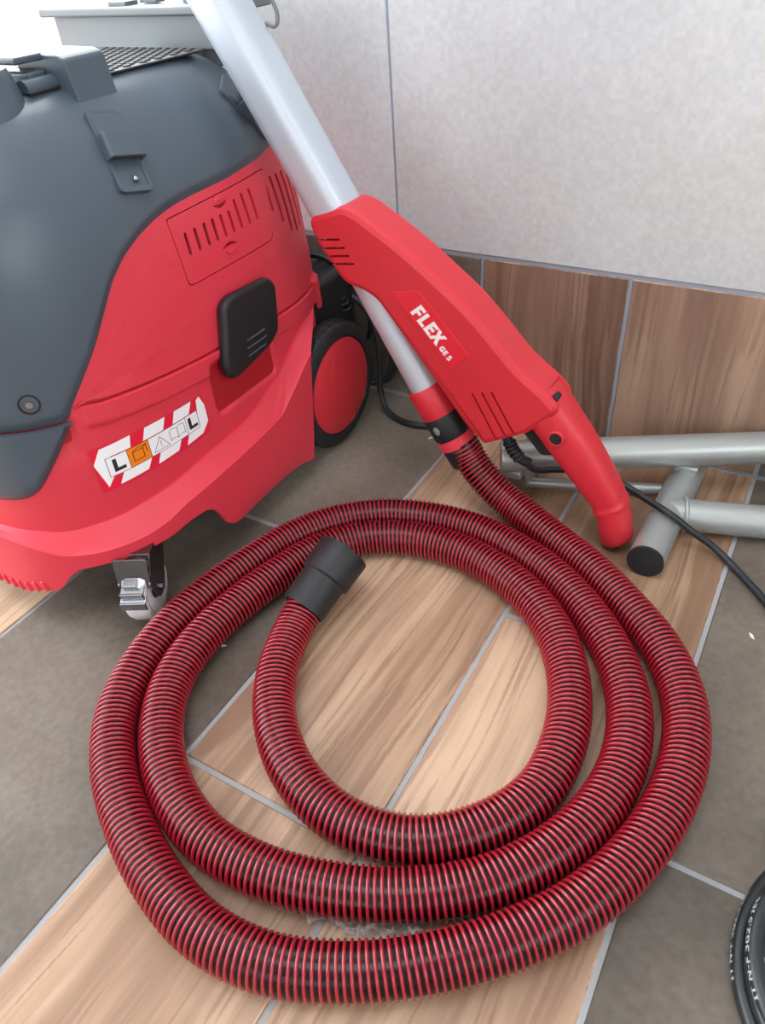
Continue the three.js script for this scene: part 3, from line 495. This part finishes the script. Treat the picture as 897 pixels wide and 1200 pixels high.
// ---------------------------------------------------------------- the long-reach sander leaning on the vacuum, its grip end on the floor
const tool = thing('drywall_sander', 'red long-reach wall sander with silver tube leaning across the vacuum, its grip on the floor', 'power sander', [-0.122, 0, -0.705]);
{
  const an = 121.5 * D, ax = V(-Math.cos(an), -Math.sin(an), 0), ay = V(Math.sin(an), -Math.cos(an), 0); // x down the tool to the grip, y to the upper side, z to the camera side
  tool.quaternion.setFromRotationMatrix(new THREE.Matrix4().makeBasis(ax, ay, V(0, 0, 1)));
  const K = (l) => l.map(([u, v, r]) => [-u, v, r]);
  // motor housing with real vent slots
  const out = K([[0.512, -0.145, 0.016], [0.478, -0.151, 0.012], [0.428, -0.145, 0.012], [0.411, -0.126, 0.02], [0.396, -0.116, 0.02], [0.301, -0.103, 0.03], [0.218, -0.093, 0.01], [0.188, -0.083, 0.004], [0.186, -0.023, 0.004], [0.199, 0.028, 0.014], [0.225, 0.021, 0.02], [0.262, 0.004, 0.02], [0.300, -0.004, 0.03], [0.346, -0.016, 0.03], [0.430, -0.051, 0.03], [0.487, -0.083, 0.014], [0.499, -0.094, 0.008]]);
  const bv = 0.0072;
  let h = new THREE.ExtrudeGeometry(roundedPoly(out, 0.01), { depth: 0.056 - 2 * bv, bevelEnabled: true, bevelSize: bv, bevelThickness: bv, bevelOffset: -bv, bevelSegments: 2, curveSegments: 6 }).translate(0, 0, -0.028 + bv);
  const cut = [];
  const slot = (a, b, w) => { const p = V(-a[0], a[1], 0.026), q = V(-b[0], b[1], 0.026), l = p.distanceTo(q); cut.push(at(new THREE.BoxGeometry(l, w, 0.012), (p.x + q.x) / 2, (p.y + q.y) / 2, 0.026, 0, 0, Math.atan2(q.y - p.y, q.x - p.x))); };
  for (let i = 0; i < 4; i++) { const d = i * 0.0098; slot([0.487 - d, -0.1545 + (i ? 0.001 : 0.004)], [0.4715 - d, -0.1175], 0.0026); cut.push(at(new THREE.BoxGeometry(0.0028, 0.010, 0.04), -(0.4865 - d), -0.150, 0.012, 0, 0, 1.17 - Math.PI / 2)); }
  slot([0.2545, -0.0610], [0.180, -0.0632], 0.0026); slot([0.2515, -0.0490], [0.180, -0.0492], 0.0026); slot([0.2485, -0.0375], [0.180, -0.0375], 0.0026);
  const ev = new Evaluator(); ev.attributes = ['position', 'normal', 'uv'];
  let A = new Brush(bare(h)); A.updateMatrixWorld(); for (const c of cut) { const B = new Brush(bare(c)); B.updateMatrixWorld(); A = ev.evaluate(A, B, SUBTRACTION); A.updateMatrixWorld(); }
  const hg = bare(A.geometry); hg.clearGroups(); hg.deleteAttribute('normal');
  const house = mesh('motor_housing', creased(hg, 0.36), M.redTool, tool);
  // type plate with lettering
  {
    const c = document.createElement('canvas'); c.width = 1320; c.height = 380; const x = c.getContext('2d');
    x.fillStyle = 'rgb(222,40,56)'; x.fillRect(0, 0, 1320, 380); x.fillStyle = 'rgb(246,240,240)'; x.textBaseline = 'alphabetic';
    x.save(); x.translate(345, 322); x.transform(1, 0, -0.06, 1, 0, 0); x.font = 'bold 282px sans-serif'; const w = x.measureText('FLEX').width; x.scale(575 / w, 1); x.lineWidth = 16; x.strokeStyle = x.fillStyle; x.lineJoin = 'miter'; x.strokeText('FLEX', 0, 0); x.fillText('FLEX', 0, 0); x.restore();
    x.save(); x.translate(968, 318); x.font = 'bold 118px sans-serif'; const w2 = x.measureText('GE 5').width; x.scale(225 / w2, 1); x.lineWidth = 5; x.strokeStyle = x.fillStyle; x.strokeText('GE 5', 0, 0); x.fillText('GE 5', 0, 0); x.restore();
    const t = new THREE.CanvasTexture(c); t.colorSpace = THREE.SRGBColorSpace;
    const q = [[0, 0], [0.110, 0], [0.1064, 0.0312], [0.0178, 0.0304]], s = roundedPoly(q.map((p) => [...p, 0.0006]), 0.0006);
    const g = new THREE.ExtrudeGeometry(s, { depth: 0.0005, bevelEnabled: true, bevelSize: 0.0003, bevelThickness: 0.0002, bevelSegments: 1 });
    const uv = g.attributes.uv, p = g.attributes.position; for (let i = 0; i < uv.count; i++) uv.setXY(i, p.getX(i) / 0.110, p.getY(i) / 0.0317);
    g.rotateZ(10.5 * D).translate(-0.396, -0.091, 0.0279);
    mesh('type_plate', g, std({ map: t, roughness: 0.35 }), house).userData.label = 'lighter red plate with white lettering FLEX GE 5';
  }
  // grip: sections swept down to the round end knob
  {
    const spine = lut([[-0.225, 0.0010], [-0.19, 0.0040], [-0.16, 0.0080], [-0.12, 0.0130], [-0.09, 0.0162], [-0.07, 0.0175], [-0.055, 0.0160], [-0.035, 0.0105], [-0.010, 0.0020]]);
    const hh = lut([[-0.225, 0.0235], [-0.19, 0.0262], [-0.16, 0.0262], [-0.12, 0.0242], [-0.085, 0.0214], [-0.070, 0.0203], [-0.065, 0.0198], [-0.061, 0.0212], [-0.03, 0.0212], [-0.018, 0.0204]]);
    const hz = lut([[-0.225, 0.0262], [-0.19, 0.0268], [-0.16, 0.0252], [-0.12, 0.0232], [-0.085, 0.0214], [-0.070, 0.0203], [-0.065, 0.0198], [-0.061, 0.0212], [-0.03, 0.0212], [-0.018, 0.0204]]);
    const xs = [...rib(26, (u) => mix(-0.225, -0.068, u)), -0.065, -0.0625, -0.060, -0.057, -0.052, -0.044, -0.034, -0.024, -0.018];
    const ring = (x, f = 1, dx = 0) => rib(57, (u) => { const a = u * Math.PI * 2, e = x > -0.058 ? 1 : 0.72, c = Math.cos(a), s = Math.sin(a); return V(x + dx, spine(x) + f * hh(x) * Math.sign(s) * Math.pow(Math.abs(s), e), f * hz(x) * Math.sign(c) * Math.pow(Math.abs(c), e)); });
    const rows = xs.map((x) => ring(x)); rows.push(ring(-0.018, 0.975, 0.004), ring(-0.018, 0.90, 0.0068), ring(-0.018, 0.78, 0.0084), ring(-0.018, 0.68, 0.0086), ring(-0.018, 0.64, 0.0078), ring(-0.018, 0.02, 0.0082));
    const g = mesh('grip', creased(gridGeo(rows), 0.6), M.redTool, tool);
    const ringB = mesh('button_ring', new THREE.TorusGeometry(0.0082, 0.0021, 10, 36).translate(-0.171, 0.0075, 0.0255), M.redTool, g);
    mesh('lock_button', new THREE.CylinderGeometry(0.0072, 0.0072, 0.006, 32).rotateX(Math.PI / 2).translate(-0.171, 0.0075, 0.0242), M.blackDeep, g);
    mesh('trigger', new THREE.ExtrudeGeometry(roundedPoly([[-0.186, -0.036, 0.003], [-0.150, -0.029, 0.004], [-0.146, -0.015, 0.003], [-0.186, -0.010, 0.002]], 0.003), { depth: 0.016, bevelEnabled: true, bevelSize: 0.001, bevelThickness: 0.001, bevelSegments: 2 }).translate(0, 0, -0.006), M.blackDeep, g);
    mesh('speed_dial', at(box(0.008, 0.005, 0.014, 0.002), -0.214, 0.0245, 0.012, 0, 0, 0.4), M.blackDeep, house);
  }
  // silver extension tube: a rounded box section along the axis
  {
    const sec = roundShape(0.050, 0.052, 0.0185), pts = sec.getPoints(10), rows = [-0.48, -0.95].map((x) => [...pts].map((p) => V(x, -0.122 + p.x, p.y)));
    mesh('extension_tube', creased(gridGeo(rows.map((r) => [...r, r[0].clone()])), 0.5), M.alu, tool);
    mesh('tube_joint', at(box(0.05, 0.060, 0.062, 0.012, 4), -0.965, -0.122, 0), M.blackDeep, tool);
    mesh('hanging_hook', new THREE.TubeGeometry(new THREE.CatmullRomCurve3([V(-0.742, -0.099, -0.022), V(-0.735, -0.087, -0.024), V(-0.690, -0.084, -0.024), V(-0.682, -0.092, -0.022), V(-0.69, -0.1, -0.02)]), 40, 0.0022, 8), M.grey, tool);
  }
  mesh('suction_pipe', rodBetween(V(-0.47, -0.130, 0), V(-0.262, -0.1355, 0), 0.0205, 48), M.alu, tool);
  const turn = (g) => g.rotateZ(-Math.PI / 2).translate(0, -0.1362, 0); // lathe axis along +x
  mesh('red_collar', turn(lathe([[0.0205, -0.276], [0.0238, -0.2755], [0.0248, -0.272], [0.0246, -0.238], [0.0240, -0.236], [0.02, -0.2355]], 64)), M.redTool, tool);
  const cn = mesh('hose_socket', turn(lathe([[0.0236, -0.238], [0.0243, -0.235], [0.0243, -0.208], [0.0232, -0.205], [0.0215, -0.2045], [0.0215, -0.190], [0.0222, -0.1895], [0.0226, -0.187], [0.0224, -0.166], [0.0218, -0.164], [0.02, -0.164]], 64)), M.blackDeep, tool);
  mesh('release_button', new THREE.SphereGeometry(0.006, 20, 14).scale(1.0, 0.75, 0.3).translate(-0.222, -0.138, 0.0240), M.grey, cn);
  mesh('bayonet_notch', at(box(0.012, 0.004, 0.004, 0.001), -0.211, -0.141, 0.0232, 0, 0, 0.1), M.void, cn);
  const rr = [turn(new THREE.CylinderGeometry(0.0226, 0.0226, 0.0135, 64).translate(0, -0.1965, 0))];
  for (let i = 0; i < 40; i++) { const a = i / 40 * Math.PI * 2; rr.push(at(box(0.0125, 0.0016, 0.0012, 0.0005), -0.1965 * -1, -0.1362 + 0.0227 * Math.cos(a), 0.0227 * Math.sin(a), a)); }
  for (let i = 1; i < rr.length; i++) rr[i].translate(-0.393, 0, 0);
  mesh('locking_ring', merged(rr), M.red, tool);
  // power cord, in world coordinates carried into the tool's own
  tool.updateMatrixWorld(true); const inv = tool.matrixWorld.clone().invert();
  const W = (p) => p.map((q) => V(...q).applyMatrix4(inv).toArray());
  const relief = [[-0.2735, 0.122, -0.703], [-0.268, 0.111, -0.703], [-0.262, 0.101, -0.703], [-0.254, 0.0905, -0.706], [-0.245, 0.0835, -0.712]];
  const rc = new THREE.CatmullRomCurve3(W(relief).map((p) => V(...p))), fr = [tube(W(relief), 0.0062, 40, 14)];
  for (let i = 1; i < 6; i++) { const u = 0.12 + i * 0.11, p = rc.getPoint(u), d = rc.getTangent(u); fr.push(new THREE.TorusGeometry(0.0062, 0.0022, 8, 24).applyQuaternion(new THREE.Quaternion().setFromUnitVectors(V(0, 0, 1), d)).translate(p.x, p.y, p.z)); }
  mesh('strain_relief', merged(fr), M.rubber, tool);
  mesh('power_cord', tube(W([[-0.2455, 0.082, -0.710], [-0.238, 0.0735, -0.715], [-0.222, 0.0665, -0.733], [-0.202, 0.063, -0.747], [-0.182, 0.061, -0.755], [-0.152, 0.0545, -0.760], [-0.129, 0.0500, -0.757], [-0.103, 0.0485, -0.745], [-0.074, 0.0475, -0.731], [-0.047, 0.030, -0.733], [-0.022, 0.013, -0.738], [0.0057, 0.005, -0.7224], [0.0277, 0.0045, -0.7007], [0.0457, 0.0045, -0.6816], [0.075, 0.0045, -0.640], [0.11, 0.0045, -0.575], [0.16, 0.0045, -0.51], [0.24, 0.0045, -0.47]]), 0.0043, 240, 14), M.cordBlack, tool);
}

// ---------------------------------------------------------------- the coiled suction hose
{
  const hose = thing('suction_hose', 'long red and black ribbed suction hose coiled in three loops on the tiles', 'hose', [-0.28, 0, -0.42]);
  const flat = [[-0.2361,-0.6890],[-0.1849,-0.6575],[-0.1325,-0.6280],[-0.0834,-0.5922],[-0.0385,-0.5517],[-0.0049,-0.5022],[0.0119,-0.4443],[0.0120,-0.3839],[-0.0014,-0.3250],[-0.0265,-0.2695],[-0.0631,-0.2215],[-0.1073,-0.1802],[-0.1572,-0.1457],[-0.2125,-0.1214],[-0.2718,-0.1148],[-0.3309,-0.1269],[-0.3870,-0.1504],[-0.4384,-0.1828],[-0.4799,-0.2263],[-0.5039,-0.2809],[-0.5136,-0.3411],[-0.5101,-0.4013],[-0.4977,-0.4609],[-0.4792,-0.5199],[-0.4476,-0.5707],[-0.4002,-0.6092],[-0.3431,-0.6293],[-0.2826,-0.6337],[-0.2225,-0.6221],[-0.1672,-0.5991],[-0.1191,-0.5647],[-0.0769,-0.5208],[-0.0462,-0.4692],[-0.0323,-0.4104],[-0.0381,-0.3505],[-0.0613,-0.2953],[-0.0985,-0.2478],[-0.1478,-0.2122],[-0.2029,-0.1873],[-0.2618,-0.1727],[-0.3219,-0.1730],[-0.3780,-0.1938],[-0.4255,-0.2315],[-0.4583,-0.2822],[-0.4705,-0.3402],[-0.4671,-0.4002],[-0.4547,-0.4593],[-0.4347,-0.5147],[-0.3976,-0.5595],[-0.3441,-0.5858],[-0.2846,-0.5909],[-0.2265,-0.5792],[-0.1736,-0.5520],[-0.1299,-0.5102],[-0.1001,-0.4578],[-0.0851,-0.3987],[-0.0894,-0.3387],[-0.1194,-0.2874],[-0.1673,-0.2517],[-0.2264,-0.2412],[-0.2847,-0.2567],[-0.3335,-0.2925],[-0.3684,-0.3417],[-0.3884,-0.3985]];
  const pts = [[-0.3335, 0.0935, -0.7045], [-0.3225, 0.0770, -0.7030], [-0.3060, 0.0600, -0.6990], [-0.2830, 0.0430, -0.6950], [-0.2560, 0.0310, -0.6890], ...flat.slice(1).map(([x, z], i) => [x, 0.0218, z]), [-0.3915, 0.0290, -0.432]];
  const curve = new THREE.CatmullRomCurve3(pts.map(([x, y, z]) => V(x + 0.28, y, z + 0.42)), false, 'centripetal');
  curve.arcLengthDivisions = 4000;
  const len = curve.getLength(), N = 2400, c = [], t = [], n = [], b = [];
  for (let i = 0; i <= N; i++) { c.push(curve.getPointAt(i / N)); t.push(curve.getTangentAt(i / N)); }
  let nn = V(0, 0, 1).addScaledVector(t[0], -t[0].z).normalize();
  for (let i = 0; i <= N; i++) { nn = nn.addScaledVector(t[i], -nn.dot(t[i])).normalize(); n.push(nn.clone()); b.push(t[i].clone().cross(nn)); }
  const R0 = 0.0196, R1 = 0.0200, pitch = 0.0056, core = [];
  for (let i = 0; i <= 900; i++) { const k = Math.round(i / 900 * N); core.push(rib(25, (u) => { const a = u * Math.PI * 2; return c[k].clone().addScaledVector(n[k], R0 * Math.cos(a)).addScaledVector(b[k], R0 * Math.sin(a)); })); }
  mesh('hose_wall', gridGeo(core), M.hoseDark, hose);
  const turns = len / pitch, per = 22, total = Math.floor(turns * per), rows = [];
  for (let i = 0; i <= total; i++) {
    const f = i / total * N, k = Math.min(N - 1, Math.floor(f)), w = f - k, a = i / per * Math.PI * 2;
    const ctr = c[k].clone().lerp(c[k + 1], w), tt = t[k].clone().lerp(t[k + 1], w).normalize(), rad = n[k].clone().multiplyScalar(Math.cos(a)).addScaledVector(b[k], Math.sin(a));
    rows.push([0, 1, 2, 3, 4, 5, 6].map((q) => { const e = Math.PI * q / 6; return ctr.clone().addScaledVector(rad, R1 - 0.0007 + 0.0023 * Math.sin(e)).addScaledVector(tt, -0.00155 * Math.cos(e)); }));
  }
  mesh('spiral_rib', gridGeo(rows), M.hoseRed, hose);
  // end cuff
  const e = c[N], d = V(0.010, 0, -0.066).normalize(), cuff = lathe([[0.0215, -0.0045], [0.0252, -0.0045], [0.0258, -0.002], [0.0262, 0.034], [0.0266, 0.0355], [0.0290, 0.0375], [0.0296, 0.040], [0.0306, 0.074], [0.0302, 0.0755], [0.0280, 0.0755], [0.0272, 0.072], [0.0250, 0.036], [0.0205, 0.030], [0.0, 0.030]], 72);
  const q = new THREE.Quaternion().setFromUnitVectors(V(0, 1, 0), V(d.x, 0.40, d.z).normalize());
  mesh('end_cuff', cuff.applyQuaternion(q).translate(e.x - d.x * 0.004, e.y + 0.0005, e.z - d.z * 0.004), M.blackDeep, hose).userData.label = 'black end cuff';
}

// ---------------------------------------------------------------- tubular stand by the wall
{
  const st = thing('tubular_stand', 'grey metal stand of round tubes with black end caps lying along the wall', 'stand', [-0.082, 0, -0.76]);
  const L = (x, y, z) => V(x + 0.082, y, z + 0.76), r = 0.0205;
  mesh('top_tube', rodBetween(L(-0.290, 0.064, -0.7368), L(0.008, 0.064, -0.8965), r, 56), M.aluPaint, st);
  mesh('foot', rodBetween(L(-0.0835, 0.0215, -0.672), L(-0.079, 0.0215, -0.886), 0.0205, 56), M.aluPaint, st);
  mesh('foot', rodBetween(L(-0.279, 0.0215, -0.748), L(-0.276, 0.0215, -0.886), 0.0205, 56), M.aluPaint, st);
  mesh('cross_tube', rodBetween(L(-0.082, 0.0225, -0.7645), L(0.34, 0.0225, -0.893), 0.0200, 56), M.aluPaint, st);
  mesh('cross_bar', rodBetween(L(-0.275, 0.012, -0.760), L(-0.084, 0.012, -0.830), 0.0075, 32), M.aluPaint, st);
  for (const [x, z] of [[-0.0835, -0.671], [-0.279, -0.747]]) mesh('end_cap', new THREE.CylinderGeometry(0.0208, 0.0200, 0.006, 48).rotateX(Math.PI / 2).translate(x + 0.082, 0.0215, z + 0.76 + 0.001), x > -0.1 ? M.rubber : M.capGrey, st);
  const d = V(0.2965, 0, -0.1605).normalize();
  for (const [x, z, s] of [[-0.290, -0.7368, -1], [0.008, -0.8965, 1]]) mesh('end_cap', new THREE.CylinderGeometry(0.0195, 0.0206, 0.004, 48).applyQuaternion(new THREE.Quaternion().setFromUnitVectors(V(0, 1, 0), d.clone().multiplyScalar(s))).translate(x + 0.082, 0.064, z + 0.76), s < 0 ? M.aluPaint : M.rubber, st);
  const bead = []; for (const [x, z, R] of [[-0.064, -0.770, 0.0205]]) { const q = new THREE.Quaternion().setFromUnitVectors(V(0, 0, 1), V(0.422, 0, -0.1285).normalize()); bead.push(new THREE.TorusGeometry(R, 0.0028, 8, 40).applyQuaternion(q).translate(x + 0.082, 0.0225, z + 0.76)); }
  bead.push(at(box(0.03, 0.012, 0.03, 0.003), -0.0805 + 0.082, 0.042, -0.848 + 0.76), at(box(0.03, 0.012, 0.03, 0.003), -0.2775 + 0.082, 0.042, -0.746 + 0.76));
  mesh('weld_bead', merged(bead), M.aluPaint, st);
}

// ---------------------------------------------------------------- heavy rubber cable coiled at the right edge
{
  const cab = thing('rubber_cable', 'thick black rubber cable with white print coiled on the dark tiles', 'cable', [0.1935, 0, -0.318]);
  const pts = [], R = [0.1125, 0.1015, 0.113], Y = [0.0068, 0.0182, 0.0196];
  for (let i = 0; i <= 84; i++) { const a = 2.2 + i / 84 * Math.PI * 2 * 2.55, k = i / 84; pts.push([(0.110 - 0.010 * smooth(0.20, 0.5, k) + 0.004 * Math.sin(3 * a) * 0.5 + 0.002 * Math.sin(a * 1.7)) * Math.cos(a), 0.0068 + 0.0120 * smooth(0.30, 0.42, k) + 0.0095 * smooth(0.76, 0.86, k) * 0.9, 0.11 * Math.sin(a) * (1 - 0.09 * smooth(0.2, 0.5, k))]); }
  const g = tube(pts, 0.0066, 420, 18);
  const c = document.createElement('canvas'); c.width = 2048; c.height = 128; const x = c.getContext('2d');
  x.fillStyle = 'rgb(32,37,38)'; x.fillRect(0, 0, 2048, 128); x.fillStyle = 'rgb(176,180,178)'; x.font = 'bold 21px sans-serif';
  for (let i = 0; i < 3; i++) { x.save(); x.translate(40 + i * 690, 0); x.scale(1.6, 0.85); for (const y of [28, 60, 92, 124]) x.fillText('IT N-F 3G2.5 IEC', y, y); x.restore(); }
  const t = new THREE.CanvasTexture(c); t.colorSpace = THREE.SRGBColorSpace; t.wrapS = t.wrapT = THREE.RepeatWrapping; t.repeat.set(3, 1); t.offset.set(0, 0.0);
  mesh('cable_sheath', g, std({ map: t, roughness: 0.36 }), cab);
}
// ---------------------------------------------------------------- scrap of clear film under the hose, white flecks
{
  const f = thing('plastic_film', 'crumpled scrap of clear plastic film between the two outer hose loops', 'plastic film', [-0.166, 0, -0.1855]);
  const n1 = noiseField(96, 96, 11, 7, 4, 91), n2 = noiseField(96, 96, 17, 9, 3, 95), rows = [];
  for (let j = 0; j <= 28; j++) rows.push(rib(96, (u) => { const v = j / 28, i = (j * 3) * 96 + Math.round(u * 95), k = n1[i] - 0.5, q = n2[i] - 0.5, wd = 0.006 + 0.004 * Math.sin(Math.PI * u) + 0.004 * q; return V(mix(-0.048, 0.052, u) + 0.012 * k, 0.0008 + 0.075 * Math.abs(k) * (0.35 + 0.65 * Math.sin(Math.PI * v)) + 0.004 * Math.abs(q), mix(0.014, -0.013, u) + (v - 0.5) * 2 * wd + 0.012 * q); }));
  mesh('film_sheet', creased(gridGeo(rows), 0.3), M.film, f);
}
for (const [x, z, a, label] of [[-0.460, -0.357, 0.4, 'small white paper fleck on the dark tile inside the hose loops'], [-0.439, -0.821, 0.9, 'small white paper fleck on the dark tile behind the hose socket'], [0.042, -0.627, 2.1, 'small white paper fleck on the dark tile right of the hose']]) {
  const o = mesh('paper_fleck', new THREE.ExtrudeGeometry(roundedPoly([[-0.005, -0.001], [0.001, -0.0018], [0.0055, 0.0006], [-0.001, 0.0016]], 0.0006), { depth: 0.0007, bevelEnabled: false }).rotateX(-Math.PI / 2).rotateY(a), M.paper);
  o.position.set(x, 0.0002, z); o.userData = { label, category: 'paper scrap' };
}
renderer.render(scene, camera);
